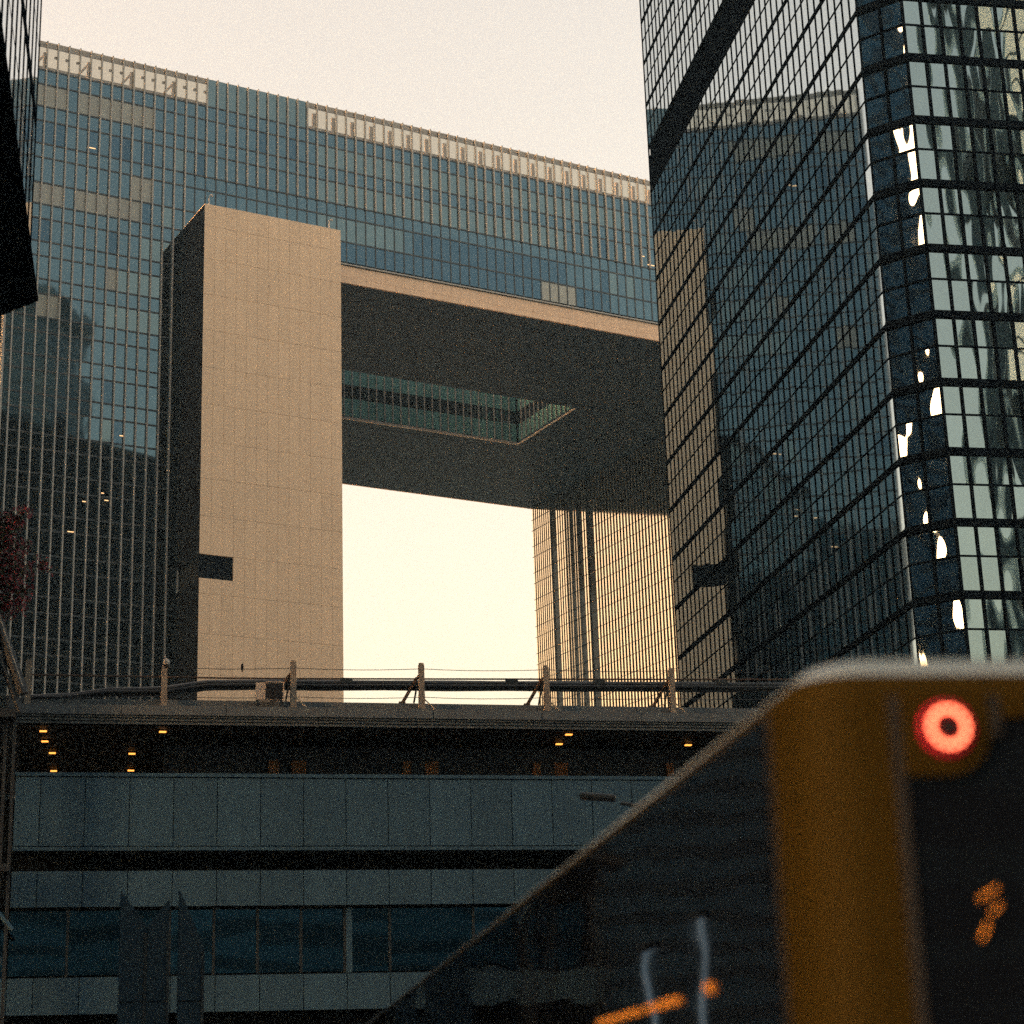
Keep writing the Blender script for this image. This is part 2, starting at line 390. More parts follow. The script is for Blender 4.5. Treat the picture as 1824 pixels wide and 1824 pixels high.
# light well: glazed walls with fins
box('well_trim', gb, MT['steel'], 99.9, 143.4, 252.62, 252.9, SOF-.15, SOF+.2)
b = MB(); b.box(143.21, 143.45, 234.9, 252.6, SOF-.15, SOF+.2); b.build('well_trim', MT['steel'], gb)
for k in range(32):
    x = 143.2 - (k+1)*MOD
    for a_, b2, mtn in ((SOF+.2, SOF+3.2, 'well'), (SOF+3.3, SOF+5.3, 'glass_dark'), (SOF+5.4, SOF+8.4, 'well')):
        box('well_pane', gb, MT[mtn], x+.03, x+MOD-.03, 252.75, 252.8, a_, b2)
    box('well_fin', gb, MT['fin'], x-.05, x+.05, 252.45, 252.7, SOF+.2, 120+ZO)
for k in range(13):
    y = 252.6 - (k+1)*MOD
    for a_, b2, mtn in ((SOF+.2, SOF+3.2, 'well'), (SOF+3.3, SOF+5.3, 'glass_dark'), (SOF+5.4, SOF+8.4, 'well')):
        box('well_pane', gb, MT[mtn], 143.45, 143.5, y+.03, y+MOD-.03, a_, b2)
    box('well_fin', gb, MT['fin'], 143.2, 143.42, y-.05, y+.05, SOF+.2, 120+ZO)
# right pier: inner face of vertical louvres
def louvres(y0, y1, step, wd):
    y = y0
    while y < y1 - wd*.5:
        box('louvre', gb, MT['louvre'], 161.86, 162.0, y, y+wd, 2, SOF-.25, rot=(0, 0, R(-9)+rnd.gauss(0, .003))); y += step
louvres(215, 261.3, .915, .50)
louvres(263.6, 265.2, .8, .45)
for y in (266.75, 267.5, 269.0, 269.8): box('louvre', gb, MT['louvre'], 161.86, 162.0, y-.08, y+.08, 2, SOF-.25, rot=(0, 0, R(-9)))
louvres(270.5, 273.4, .76, .44)
louvres(275.3, 281.6, .70, .40)
box('louvre_backing', gb, MT['louvre_gap'], 162.2, 162.35, 207.6, 281.6, 0, SOF-.03)
for k in range(22):
    for dz in (0, 1.9):
        zz = 98.4+ZO - 4.72*k + dz
        if zz > 5 and zz < SOF-1: box('louvre_rail', gb, MT['louvre_gap'], 161.80, 162.16, 207.6, 281.6, zz-.009, zz+.009)
for k in range(20):
    for dz in (0, 1.9):
        zz = 98.4+ZO - 4.72*k + dz
        if zz < SOF-1: 
            for ya, yb in ((273.6, 275.1), (261.6, 263.4)): box('louvre_clip', gb, MT['post'], 162.0, 162.05, ya, yb, zz-.06, zz-.03)
for n_, (x, lab) in enumerate(((72.95, 'thin camera pole on the left corner of the pale stone pier'), (88.4, 'thin camera pole on the right corner of the pale stone pier'))):
    t_ = thing('roof_pole', lab, 'pole', (x, PY+.6, pj[0]-.02), group='poles on the stone pier')
    tube('shaft', t_, MT['fin'], (0, 0, 0), (0, 0, 1.35), .07)
    tube('arm', t_, MT['fin'], (-.03, 0, 1.3), (.28, -.1, 1.42), .05)
    box('camera_head', t_, MT['white'], .16, .42, -.22, -.02, 1.36, 1.54)

# ------------------------------------------------------------------ mirror glass tower
TA = R(-18.7)
tw = thing('mirror_tower', 'dark office tower of mirror glass with black floor bands and cut corner', 'tower', (59.196, 66.88, 0), TA)
CH = 1.747; LL = 43.42; FL = 44.0; STO = 3.49; BASE = 24.0+ZO; TH = 118.0
def tower_body(T, LL, FL, z0, z1):
    b = MB()
    pts = [(.12, CH+.05), (CH+.05, .12), (FL-.1, .12), (FL-.1, LL-.1), (.12, LL-.1)]
    n = len(pts); b.add([(x, y, z0) for x, y in pts] + [(x, y, z1) for x, y in pts],
          [tuple(range(n-1, -1, -1)), tuple(range(n, 2*n))] + [(k, (k+1) % n, n+(k+1) % n, n+k) for k in range(n)])
    return b.build('core', MT['t_frame'], T)
tower_body(tw, LL, FL, 0, TH)
bands = [BASE + STO*k for k in range(-7, 27)]
bands = [z for z in bands if 2 < z < TH-3]
MECH = min(bands, key=lambda z: abs(z - (66.4+ZO)))
cand = []
nL = 42; pw = (LL-CH)/nL; nF = 42; pf = (FL-CH)/nF
s2 = math.sqrt(.5)
for z in bands:
    if z == MECH: continue
    r_ = [(z+.20, z+1.82), (z+1.90, z+STO-.20)]
    for za, zb in r_:
        for k in range(nL): cand.append(('L', k, za, zb))
        for k in range(nF): cand.append(('F', k, za, zb))
        for k in range(2): cand.append(('C', k, za, zb))
TW = Matrix.Translation((59.196, 66.88, 0)) @ Matrix.Rotation(TA, 4, 'Z')
sc_ = []
for cdt in cand:
    f_, k, za, zb = cdt
    if f_ == 'L': c = (0, CH+(k+.5)*pw, (za+zb)/2)
    elif f_ == 'F': c = (CH+(k+.5)*pf, 0, (za+zb)/2)
    else: c = (CH*(k*.5+.25), CH*(1-k*.5-.25), (za+zb)/2)
    P = TW @ Vector(c); px, py = proj(P); D = (P-CAM).length
    vis = -10 < px < 1834 and -30 < py < 1260
    cosi = {'L': .32, 'F': .9, 'C': .8}[f_]
    sc_.append((-(zb-za)*cosi/D**2*(1 if vis else 0), cdt))
sc_.sort(key=lambda q: q[0])
rest = {}
for n_, (s_, (f_, k, za, zb)) in enumerate(sc_):
    j1, j2 = rnd.gauss(0, .0011), rnd.gauss(0, .0011)
    if f_ == 'L': g = (.05, CH+k*pw+.05, CH+(k+1)*pw-.05); mt_ = MT['t_glass']
    elif f_ == 'F': g = (.05, CH+k*pf+.05, CH+(k+1)*pf-.05); mt_ = MT['t_glass_f']
    else: mt_ = MT['t_glass_c']
    if n_ < 300:
        if f_ == 'L': box('pane', tw, mt_, .03, .08, g[1], g[2], za, zb, rot=(0, j1, j2))
        elif f_ == 'F': box('pane', tw, mt_, g[1], g[2], .03, .08, za, zb, rot=(j1, 0, j2))
        else:
            cx, cy = CH*(k*.5+.25)+.04, CH*(1-k*.5-.25)+.04; hw = CH*math.sqrt(2)/4-.06
            box('pane', tw, mt_, cx-hw, cx+hw, cy-.025, cy+.025, za, zb, rot=(j1*7, 0, R(-45)+j2*7))
    else:
        bb = rest.setdefault(f_, MB())
        if f_ == 'L':
            t1, t2 = j1*(zb-za)/2, j2*pw/2
            bb.add([(.03+t1+t2, g[1], za), (.03+t1-t2, g[2], za), (.03-t1-t2, g[2], zb), (.03-t1+t2, g[1], zb)], [(3, 2, 1, 0)])
        elif f_ == 'F': bb.add([(g[1], .03, za), (g[2], .03, za), (g[2], .03, zb), (g[1], .03, zb)], [(0, 1, 2, 3)])
        else:
            a0, a1 = k*.5+.02, k*.5+.48
            bb.add([(CH*a0+.03, CH*(1-a0)+.03, za), (CH*a1+.03, CH*(1-a1)+.03, za), (CH*a1+.03, CH*(1-a1)+.03, zb), (CH*a0+.03, CH*(1-a0)+.03, zb)], [(0, 1, 2, 3)])
for f_, bb in rest.items(): bb.build('pane', MT[{'L': 't_glass', 'F': 't_glass_f', 'C': 't_glass_c'}[f_]], tw, kind='stuff')
for z in bands:
    zt = z+.18 if z != MECH else z+2.75
    for nm, za, zb, dd in (('floor_band', z-.19, zt, .10), ('transom', z+1.82, z+1.90, .02)):
        if nm == 'transom' and z == MECH: continue
        box(nm, tw, MT['t_frame'], -dd*.25, .1, CH, LL, za+(.08 if nm == 'floor_band' else .01), zb-(.08 if nm == 'floor_band' else .01))
        box(nm, tw, MT['t_frame'], CH, FL, -dd, .1, za, zb)
        hw = CH*s2; cx = CH/2-dd*s2*.5+.03
        box(nm, tw, MT['t_frame'], cx-hw, cx+hw, cx-.08-dd/2, cx+.08+dd/2-.02, za+.001, zb-.001, rot=(0, 0, R(-45)))
for k in range(nL+1):
    y = CH+k*pw; box('mullion', tw, MT['t_frame'], -.012, .09, y-.036, y+.036, 2, TH-1)
for k in range(nF+1):
    x = CH+k*pf; box('mullion', tw, MT['t_frame'], x-.06, x+.06, -.07, .09, 2, TH-1)
box('mullion', tw, MT['t_frame'], CH/2-.06, CH/2+.06, CH/2-.06, CH/2+.06, 2, TH-1, rot=(0, 0, R(-45)))
box('roof_slab', tw, MT['t_frame'], -.3, FL, -.3, LL, TH-.99, TH)

# ------------------------------------------------------------------ twin tower overhead on the left
LT0 = Vector((10.10, 38.70, 0))       # far end of its right face
lt = thing('overhanging_tower', 'black ribbed tower hanging over the top left corner of the picture', 'tower', LT0, TA)
LZ = 19.29+ZO
W2, L2 = 34.0, 42.0
b = MB()
def prism(b, pts, z0, z1):
    n = len(pts); b.add([(x, y, z0) for x, y in pts] + [(x, y, z1) for x, y in pts],
          [tuple(range(n-1, -1, -1)), tuple(range(n, 2*n))] + [(k, (k+1) % n, n+(k+1) % n, n+k) for k in range(n)])
prism(b, [(-.12, 0), (-1.7, 1.7), (-W2, 1.7), (-W2, -L2), (-.12, -L2)], LZ+.02, 112); b.build('core', MT['t_frame'], lt)
b = MB(); prism(b, [(.06, 1.35), (-1.5, 3.05), (-W2-.5, 3.05), (-W2-.5, -L2-.5), (.06, -L2-.5)], LZ-.06, LZ); b.build('soffit_slab', MT['t_frame'], lt)
b = MB(); prism(b, [(-7, -3), (-W2+1, -3), (-W2+1, -L2+2), (-7, -L2+2)], 0, LZ-.07); b.build('podium', MT['darktower'], lt)
for k in range(26):
    za = LZ + .25 + k*3.49
    for a, b2 in ((za, za+1.6), (za+1.68, za+3.2)):
        bb = MB()
        for q in range(41): bb.box(-.1, -.06, -1.0*(q+1)+.06, -1.0*q-.06, a, b2)
        bb.build('pane_row', MT['t_glass'], lt, kind='stuff')
    box('floor_band', lt, MT['t_frame'], -.14, -.045, -L2, 0, za+3.22, za+3.5)
for q in range(42):
    box('mullion', lt, MT['t_frame'], -.1, -.050, -1.0*q-.09, -1.0*q+.09, LZ+.05, 112)

# ------------------------------------------------------------------ podium block across the street
PA = R(-15.86)
PO = Vector((22.172, 55.753, 0))
pd = thing('podium_block', 'low grey panelled building with open gallery and banded floors', 'building', PO, PA)
SL, SR, DEP = -7.22, 44.0, 14.0        # local x runs along the front, local y into the block
z = lambda v: v+ZO
PW = 1.304
js = [SL] + [-6.48 + PW*k for k in range(0, 39)]
def panel_row(z0, z1, left=None, y=0.0):
    J = ([left] if left else []) + js
    for a, b_ in zip(J, J[1:]):
        box('cladding_panel', pd, MT['panel'], a+.012, b_-.012, y+rnd.uniform(-.004, .004), y+.09, z0, z1, rot=(rnd.gauss(0, .002), 0, rnd.gauss(0, .002)))
panel_row(z(9.72), z(11.76)); panel_row(z(7.94), z(8.98)); panel_row(z(4.88), z(5.92), -9.6)
box('cap_rail', pd, MT['panel'], SL, SR, -.03, .12, z(11.79), z(11.90))
box('sill_rail', pd, MT['panel'], SL, SR, -.02, .12, z(9.58), z(9.69))
for z0, z1 in ((9.50, 11.86), (7.9, 9.02), (4.85, 5.95)): box('spandrel_core', pd, MT['dark'], SL+.02, SR, .10, .5, z(z0), z(z1))
box('recess_wall', pd, MT['dark'], SL+.1, SR, 1.2, 1.4, z(8.9), z(9.7))
box('gallery_floor', pd, MT['concrete'], SL, SR, .51, DEP, z(9.71), z(10.0))
box('lower_slab', pd, MT['dark'], SL-2.4, SR, .51, DEP, z(8.0), z(8.88))
box('base_wall', pd, MT['dark'], SL-2.4, SR, .6, 1.0, 0, z(4.84))
box('rear_wall', pd, MT['dark'], SL-2.4, SR, DEP, DEP+.3, 0, z(13.3))
# gallery: ceiling, back wall, brown doors
box('gallery_ceiling', pd, MT['ceiling'], SL, SR, .05, DEP, z(13.39), z(13.5))
box('gallery_back_wall', pd, MT['backwall'], -2.7, SR, 3.3, 3.5, z(10.01), z(13.37))
for a, b_ in ((.58, .92), (1.32, 1.75), (4.80, 5.05), (5.50, 5.92), (8.98, 9.22), (9.68, 10.12), (13.4, 13.65), (14.1, 14.5)):
    a *= 1.045; b_ *= 1.045
    box('door_panel', pd, MT['brown'], a, b_, 3.2, 3.29, z(10.01), z(12.9))
# eaves: coping mouldings and roof
box('roof_slab', pd, MT['concrete'], SL-2.2, SR, .05, DEP, z(13.51), z(13.62))
for k, (z0, z1, y) in enumerate(((13.39, 13.47, .0), (13.49, 13.56, -.05), (13.58, 13.63, -.10))):
    box('eaves_moulding', pd, MT['concrete'], SL-.3, SR, y, y+.3, z(z0), z(z1))
cx_ = [SL-.3, -4.2, -1.05, 2.05, 5.4, 8.9, 12.2, 15.6, 19, 23, 27, 31, 36, SR]
for a, b_ in zip(cx_, cx_[1:]): box('coping_block', pd, MT['concrete'], a+.012, b_-.012, -.16, .25, z(13.65), z(13.95))
for a, b_ in zip(cx_, cx_[1:]): box('upstand_block', pd, MT['concrete'], a+.01, b_-.01, .40, .62, z(13.96), z(14.24))
# window band with wavy panes
wx = [SL-2.0, -5.55, -3.9, -2.6, -1.3, 0, 1.3, 2.62, 4.0, 6.6, 9.2, 11.8, 14.4, 17, 19.6]
for a, b_ in zip(wx, wx[1:]): box('window_pane', pd, MT['pod_glass'], a+.03, b_-.03, .32, .36, z(6.0), z(7.86), rot=(rnd.gauss(0, .012), 0, rnd.gauss(0, .015)))
for x in wx[1:]: box('window_mullion', pd, MT['pipe'], x-.04, x+.04, .26, .34, z(5.96), z(7.9))
box('window_mullion', pd, MT['panel'], 2.66, 2.84, .22, .33, z(5.96), z(7.88))
box('window_back', pd, MT['dark'], SL-2.2, SR, .40, .5, z(5.95), z(7.93))
# lamps in the gallery ceiling
LAMPS = [(-6.47, 13.17, .9, 'leftmost small orange lamp, upper of the pair by the steel stair'), (-6.41, 12.86, 1.9, 'dim orange lamp just below the leftmost lamp of the gallery'),
         (-6.18, 12.51, 3.2, 'bright orange lamp third down in the left column of gallery lamps'), (-6.12, 11.97, 6.0, 'lowest lamp in the left column just above the grey panels'),
         (-2.94, 13.19, .9, 'single orange lamp under the domed camera post'), (-3.84, 12.51, 3.2, 'upper orange lamp of the pair left of the gallery wall'),
         (-3.86, 12.0, 6.0, 'lower orange lamp of the pair left of the gallery wall'), (9.8, 13.25, .9, 'upper orange lamp of the pair above the brown doors on the right'),
         (9.47, 12.94, 1.7, 'lower orange lamp of the pair above the brown doors on the right'), (13.76, 12.95, 1.7, 'orange lamp beside the roof edge of the bus')]
for s_, zz, yy, lab in LAMPS:
    kx = (60+yy)/60
    P = Matrix.Translation(PO) @ Matrix.Rotation(PA, 4, 'Z') @ Vector((s_*kx + (kx-1)*4, yy, z(13.38)))
    # slide along the sight line so that it hangs from the ceiling
    q = Vector((s_, 0, zz+ZO)); Q = Matrix.Translation(PO) @ Matrix.Rotation(PA, 4, 'Z') @ q
    d = Q - CAM; tt = (z(13.36)-CAM.z)/d.z; P = CAM + d*tt
    L_ = thing('ceiling_lamp', lab, 'lamp', (P.x, P.y, z(13.385)), PA, group='orange lamps under the gallery ceiling')
    box('housing', L_, MT['black'], -.12, .12, -.08, .08, -.04, 0)
    box('diffuser', L_, MT['lamp'], -.105, .105, -.07, .07, -.07, -.041)
# posts and services on the roof
PT = Matrix.Translation(PO) @ Matrix.Rotation(PA, 4, 'Z')
ords = ['leftmost', 'second', 'third', 'fourth', 'fifth', 'sixth']
desc = ['grey roof post at the left end beside the steel stair', 'grey roof post carrying the white dome camera', 'stubby roof post right of the cream air conditioner',
        'warm lit roof post standing in front of the bright opening', 'roof post at the left edge of the striped louvres', 'roof post in front of the mirror tower edge']
for n_, (s_, ht) in enumerate(((-6.97, 1.40), (-2.92, 1.30), (1.04, 1.53), (5.09, 1.53), (9.15, 1.53), (13.36, 1.52))):
    P = PT @ Vector((s_, .12, z(13.95)))
    p_ = thing('roof_post', desc[n_], 'post', P, PA, group='posts along the podium roof')
    b = MB(); b.box(-.095, .095, -.08, .08, 0, ht*.35); b.box(-.088, .088, -.075, .075, ht*.35, ht-.06)
    b.box(-.07, .07, -.06, .06, ht-.06, ht); b.build('shaft', MT['post'], p_)
    if n_ >= 2:
        tube('brace', p_, MT['rust'], (-.55, .42, .32), (-.12, .10, 1.08), .055, n=6)
        tube('brace', p_, MT['rust'], (-.42, .34, .50), (-.08, .05, 1.15), .03, n=6)
        tube('brace', p_, MT['pipe'], (-.20, .30, .30), (-.10, .10, .95), .03, n=6)
        box('brace_foot', p_, MT['rust'], -.66, -.46, .34, .46, .28, .36)
        tube('guy_rod', p_, MT['rod'], (.09, -.02, .36), (.42, -.10, .012), .022, n=6)
P = PT @ Vector((-2.92, .12, z(13.95)+1.30))
dc = thing('dome_camera', 'white dome security camera on top of a roof post', 'camera', P, PA)
b = MB()
for k in range(6):
    a0, a1 = k*math.pi/12, (k+1)*math.pi/12
    b.tube((.05, 0, .10+.115*math.sin(a0)), (.05, 0, .10+.115*math.sin(a1)), .115*math.cos(a0), max(.004, .115*math.cos(a1)), n=14, cap=False)
b.build('dome_cap', MT['white'], dc)
tube('collar', dc, MT['white'], (.05, 0, .0), (.05, 0, .10), .09, .115, n=14)
b = MB(); b.tube((.05, -.02, .0), (.05, -.04, -.10), .10, .05, n=12); b.build('lens_bubble', MT['black'], dc)
tube('finial', dc, MT['white'], (.02, 0, .24), (.02, 0, .36), .015, n=6)
# pipes that run along the roof behind the posts
def run(name, pts, r, mt_, parent, n=8):
    b = MB()
    for p, q in zip(pts, pts[1:]): b.tube(p, q, r, n=n)
    return b.build(name, mt_, parent, origin=pts[0])
pr = thing('pipe_run', 'bundle of dark pipes running along the podium roof behind the posts', 'pipes', PT @ Vector((0, .46, z(14.2))), PA)
pz = z(14.2)
for n_, (dz, r, dy) in enumerate(((.02, .085, 0), (-.14, .075, .05), (-.07, .05, -.10), (.10, .045, .12))):
    pts = [(-6.9, dy, .06+dz*.3), (-5.6, dy, .14+dz*.4), (-4.6, dy, .30+dz*.6), (-2.9, dy, .36+dz), (-1.6, dy, .58+dz)] + [(x, dy, .62+.012*x+dz+.012*math.sin(x*1.7+n_)) for x in range(0, 40, 2)]
    run('pipe', pts, r, MT['pipe'], pr)
run('rail', [(x, -.06, .75+.016*max(x, 0)) for x in range(-7, 40, 2)], .028, MT['rust'], pr, 6)
for x in (2.75, 8.1, 11.0, 15.2): box('pipe_clamp', pr, MT['pipe'], x-.18, x+.18, -.12, .14, .60+.013*x, .78+.013*x)
for k_, (zz, lab) in enumerate(((17.33, 'upper thin wire strung between the roof posts'), (16.42, 'lower thin wire strung between the roof posts'))):
    wv = thing('wire', lab, 'wire', PT @ Vector((0, .10, zz)), PA)
    posts_x = [-6.97, -2.92, 1.04, 5.09, 9.15, 13.36, 17.5, 21.6]
    pts = []
    for a, b_ in zip(posts_x, posts_x[1:]):
        for q in range(6): tq = q/6; pts.append((a+(b_-a)*tq, 0, -.05*4*tq*(1-tq) + .012*(a+(b_-a)*tq)))
    run('strand', pts, .011, MT['pipe'], wv, 5)
# air conditioner on the roof
ac = thing('air_conditioner', 'cream outdoor air conditioning unit beside a roof post', 'air conditioner', PT @ Vector((.29, .06, z(13.952))), PA)
box('casing', ac, MT['ac'], -.42, .40, -.12, .06, .24, .78)
box('fan_grille', ac, MT['grate'], -.12, .40, -.15, -.121, .27, .75)
for x in (.405, ): box('guard_frame', ac, MT['ac'], x, x+.035, -.16, -.122, .22, .78)
box('guard_frame', ac, MT['ac'], -.14, .44, -.16, -.122, .781, .81)
for x in (-.40, .34): box('leg', ac, MT['pipe'], x, x+.06, -.1, .05, 0, .239)
# perched bird
bd = thing('bird', 'small dark bird perched on the upper wire before the stone pier', 'bird', PT @ Vector((-.55, .10, 17.30)), PA)
b = MB(); pr_ = [(0, .02, .16, .012), (0, .0, .13, .034), (0, -.005, .10, .030), (0, .0, .06, .048), (0, .015, 0, .045), (0, .03, -.06, .022), (.01, .045, -.11, .012)]
for p, q in zip(pr_, pr_[1:]): b.tube(p[:3], q[:3], p[3], q[3], n=10, cap=False)
b.tube((0, -.03, .135), (0, -.06, .128), .010, .002, n=6)
b.build('body', MT['bird'], bd)

# ------------------------------------------------------------------ steel stair frame and bougainvillea at the left edge
sf = thing('steel_stair', 'dark steel stair frame with sloping rails at the left edge', 'stair', PT @ Vector((-7.7, -1.0, 0)), PA)
for x in (-.32, .17, .42, -1.6): box('stair_post', sf, MT['stairsteel'], x-.05, x+.05, -.05, .05, 0, 16.1)
tube('sloping_rail', sf, MT['stairsteel'], (-1.2, 0, 21.0), (.62, 0, 16.15), .17)
tube('sloping_rail', sf, MT['fin'], (-1.2, -.12, 21.35), (.60, -.12, 16.35), .03)
tube('sloping_rail', sf, MT['stairsteel'], (-1.2, 0, 20.0), (.55, 0, 15.6), .08)
tube('lower_rail', sf, MT['panel'], (-1.0, 0, 11.2), (.60, 0, 9.3), .07)
box('landing', sf, MT['stairsteel'], -2.4, .45, -.6, .6, 15.35, 15.6)
box('landing', sf, MT['stairsteel'], -2.4, .45, -.6, .6, 10.9, 11.1)
pl = thing('planter', 'dark planter box on the stair head holding the red bougainvillea', 'planter', PT @ Vector((-9.0, -.8, 15.605)), PA)
b = MB(); b.box(-1.1, 1.0, -.45, -.40, 0, 2.6); b.box(-1.1, 1.0, .40, .45, 0, 2.6); b.box(-1.1, -1.05, -.399, .399, 0, 2.6); b.box(.95, 1.0, -.399, .399, 0, 2.6); b.box(-1.04, .94, -.399, .399, .0, 2.4)
b.build('box', MT['stairsteel'], pl)
bo = thing('bougainvillea', 'dark red flowering bougainvillea spilling in at the left edge', 'plant', PT @ Vector((-8.9, -.8, 18.01)), PA)
tw_b, lf, br = MB(), MB(), MB()
def leafquad(mb, c, s):
    a = Vector((rnd.gauss(0, 1), rnd.gauss(0, 1), rnd.gauss(0, 1))).normalized(); b_ = a.orthogonal().normalized(); n_ = a.cross(b_)
    c = Vector(c); mb.add([c - a*s, c + b_*s*.6 + n_*s*.15, c + a*s, c - b_*s*.6 + n_*s*.15], [(0, 1, 2, 3)])
sprays = [(1.0, 3.6), (1.35, 3.4), (1.65, 3.75), (1.5, 3.3), (1.75, 2.75), (2.15, 2.2), (1.5, 2.2), (1.75, 1.4), (1.6, .9), (1.2, 2.8), (.9, 3.2), (.6, 3.9), (.2, 4.2), (1.3, 1.6), (1.1, .9), (.8, 2.2), (.3, 3), (1.5, 1.9), (-.3, 3.8)]
for (x, zz) in sprays:
    p = Vector((0, 0, 0)); e = Vector((x, rnd.uniform(-.3, .3), zz)); prev = p
    for k in range(1, 7):
        tq = k/6; q = Vector((e.x*tq**1.3, e.y*tq, e.z*(1-(1-tq)**1.6))) + Vector((rnd.gauss(0, .05), rnd.gauss(0, .05), rnd.gauss(0, .05)))
        tw_b.tube(prev, q, .03*(1-tq)+.008, n=5, cap=False)
        for _ in range(75 + (0 if k < 5 else 10)):
            o_r = .30*(1-.55*tq)
            cpt = q + Vector((rnd.gauss(0, o_r), rnd.gauss(0, o_r), rnd.gauss(0, o_r)))
            if rnd.random() < .62: leafquad(br, cpt, rnd.uniform(.045, .085))
            else: leafquad(lf, cpt, rnd.uniform(.05, .10))
        prev = q
tw_b.build('branches', MT['twig'], bo); lf.build('foliage', MT['leaf'], bo, kind='stuff'); br.build('blossom', MT['bract'], bo, kind='stuff')

# ------------------------------------------------------------------ slant-topped pylons and street lamp
def pylon(lab, x0, x1, yy, zl, zr, split=None):
    """x0..x1 along the podium direction at 30 m, slanting top from zl to zr"""
    t_ = thing('sign_pylon', lab, 'pylon', (x0, yy, 0), PA, group='dark slant topped pylons by the street')
    w_ = (x1-x0)/math.cos(PA)
    b = MB(); vs_ = [(0, 0, .12), (w_, 0, .12), (w_, .22, .12), (0, .22, .12), (0, 0, zl), (w_, 0, zr), (w_, .22, zr), (0, .22, zl)]
    b.add(vs_, BOXF); b.build('shaft', MT['pylon'], t_)
    box('trim', t_, MT['stairsteel'], w_-.03, w_+.012, -.012, .0, .12, min(zl, zr)-.1)
    for q in range(1, 6): box('seam', t_, MT['dark'], .0, w_-.03, -.004, -.001, q*1.1, q*1.1+.015)
    box('plinth', t_, MT['concrete'], -.08, w_+.08, -.08, .30, 0, .12)
pylon('dark pylon with its top sloping down to the right, left side of the notch', 9.18, 9.55, 28.56, 7.12, 6.60)
pylon('dark pylon with its top sloping up to the right, right side of the notch', 9.56, 9.86, 28.43, 6.60, 7.0)
pylon('slim dark pylon with a sharply pointed top, standing apart on the right', 9.99, 10.34, 28.28, 7.12, 6.30)
sl = thing('street_lamp', 'dark street lamp head reaching left from behind the bus', 'street lamp', (16.7, 22.6, 0.15), 0)
tube('pole', sl, MT['lampgrey'], (0, 0, 0), (0, 0, 7.5), .09, .06)
tube('arm', sl, MT['lampgrey'], (0, 0, 7.42), (-1.78, 1.10, 7.80), .035, .028)
dv = Vector((-.85, .52, .10)).normalized(); ax = Vector((0, 0, 1)).cross(dv).normalized(); up_ = dv.cross(ax)
b = MB(); b.obox(Vector((-2.05, 1.27, 7.90)), dv, ax, up_, .26, .10, .045); hd = b.build('lamp_head', MT['lampgrey'], sl); bevel(hd, .03, 2)

# ------------------------------------------------------------------ double-deck bus
BA = R(-21.1)
bus = thing('bus', 'yellow and black double decker bus with lit red tail lamp in the lower right', 'bus', (1.93, 2.50, 0), BA)
BW, BL, BH = 2.5, 11.8, 4.425
def ring(inset, zz, rc=.10, n=5):
    """plan outline of the body, rounded rear corners"""
    x0, x1, y0, y1 = inset, BW-inset, inset, BL-inset; r_ = max(rc-inset*.3, .03); pts = []
    for cx, cy, a0 in ((x0+r_, y0+r_, 180), (x1-r_, y0+r_, 270), (x1-r_, y1-r_, 0), (x0+r_, y1-r_, 90)):
        for k in range(n+1):
            a = R(a0+90*k/n); pts.append((cx+r_*math.cos(a), cy+r_*math.sin(a), zz))
    return pts
def loft(rings, mt_, name, parent, cap_top=False, smooth=True):
    n = len(rings[0]); v = [p for r in rings for p in r]; f_ = []
    for i in range(len(rings)-1):
        for k in range(n): f_.append((i*n+k, i*n+(k+1) % n, (i+1)*n+(k+1) % n, (i+1)*n+k))
    if cap_top: f_.append(tuple((len(rings)-1)*n+k for k in range(n)))
    o = mesh_obj(name, v, f_, mt_, parent); 
    for p in o.data.polygons: p.use_smooth = smooth
    return o
zc = BH-.085
loft([ring(.0, .35), ring(0, zc)], MT['yellow'], 'body', bus)
rr = []
for k in range(8):
    a = R(90*k/7); rr.append(ring(.085*(1-math.cos(a))*1.6, zc+.085*math.sin(a)))
rr[-1:] = [ring(.14, BH), ring(.6, BH+.02), ring(1.1, BH+.03)]
loft(rr[:3], MT['yellow'], 'cove', bus); loft(rr[2:], MT['roof'], 'roof', bus, cap_top=True)
# side glazing of the upper deck, a run of dark panes
y = .215
wins = []
while y < BL-.6:
    y2 = min(y+1.55, BL-.3); wins.append((y, y2)); y = y2+.025
for a, b_ in wins: box('side_window', bus, MT['busglass'], -.012, .004, a, b_, 2.95, BH-.085)
box('side_window_seal', bus, MT['rubber'], -.008, .003, .2, BL-.25, 2.9, BH-.075)
y = .6
for a, b_ in ((.9, 2.4), (2.45, 3.95), (4.0, 5.5), (5.55, 7.05), (8.4, 9.9)): box('lower_window', bus, MT['busglass'], -.012, .004, a, b_, 1.1, 2.2)
# side marker lamps
for a, b_ in ((1.66, 1.90), (1.40, 1.60), (1.13, 1.30), (.985, 1.09)):
    box('marker_lamp', bus, MT['amber'], -.022, -.012, a, b_, 3.912, 3.926)
box('marker_lamp', bus, MT['amber'], -.022, -.012, .695, .715, 3.915, 3.935)
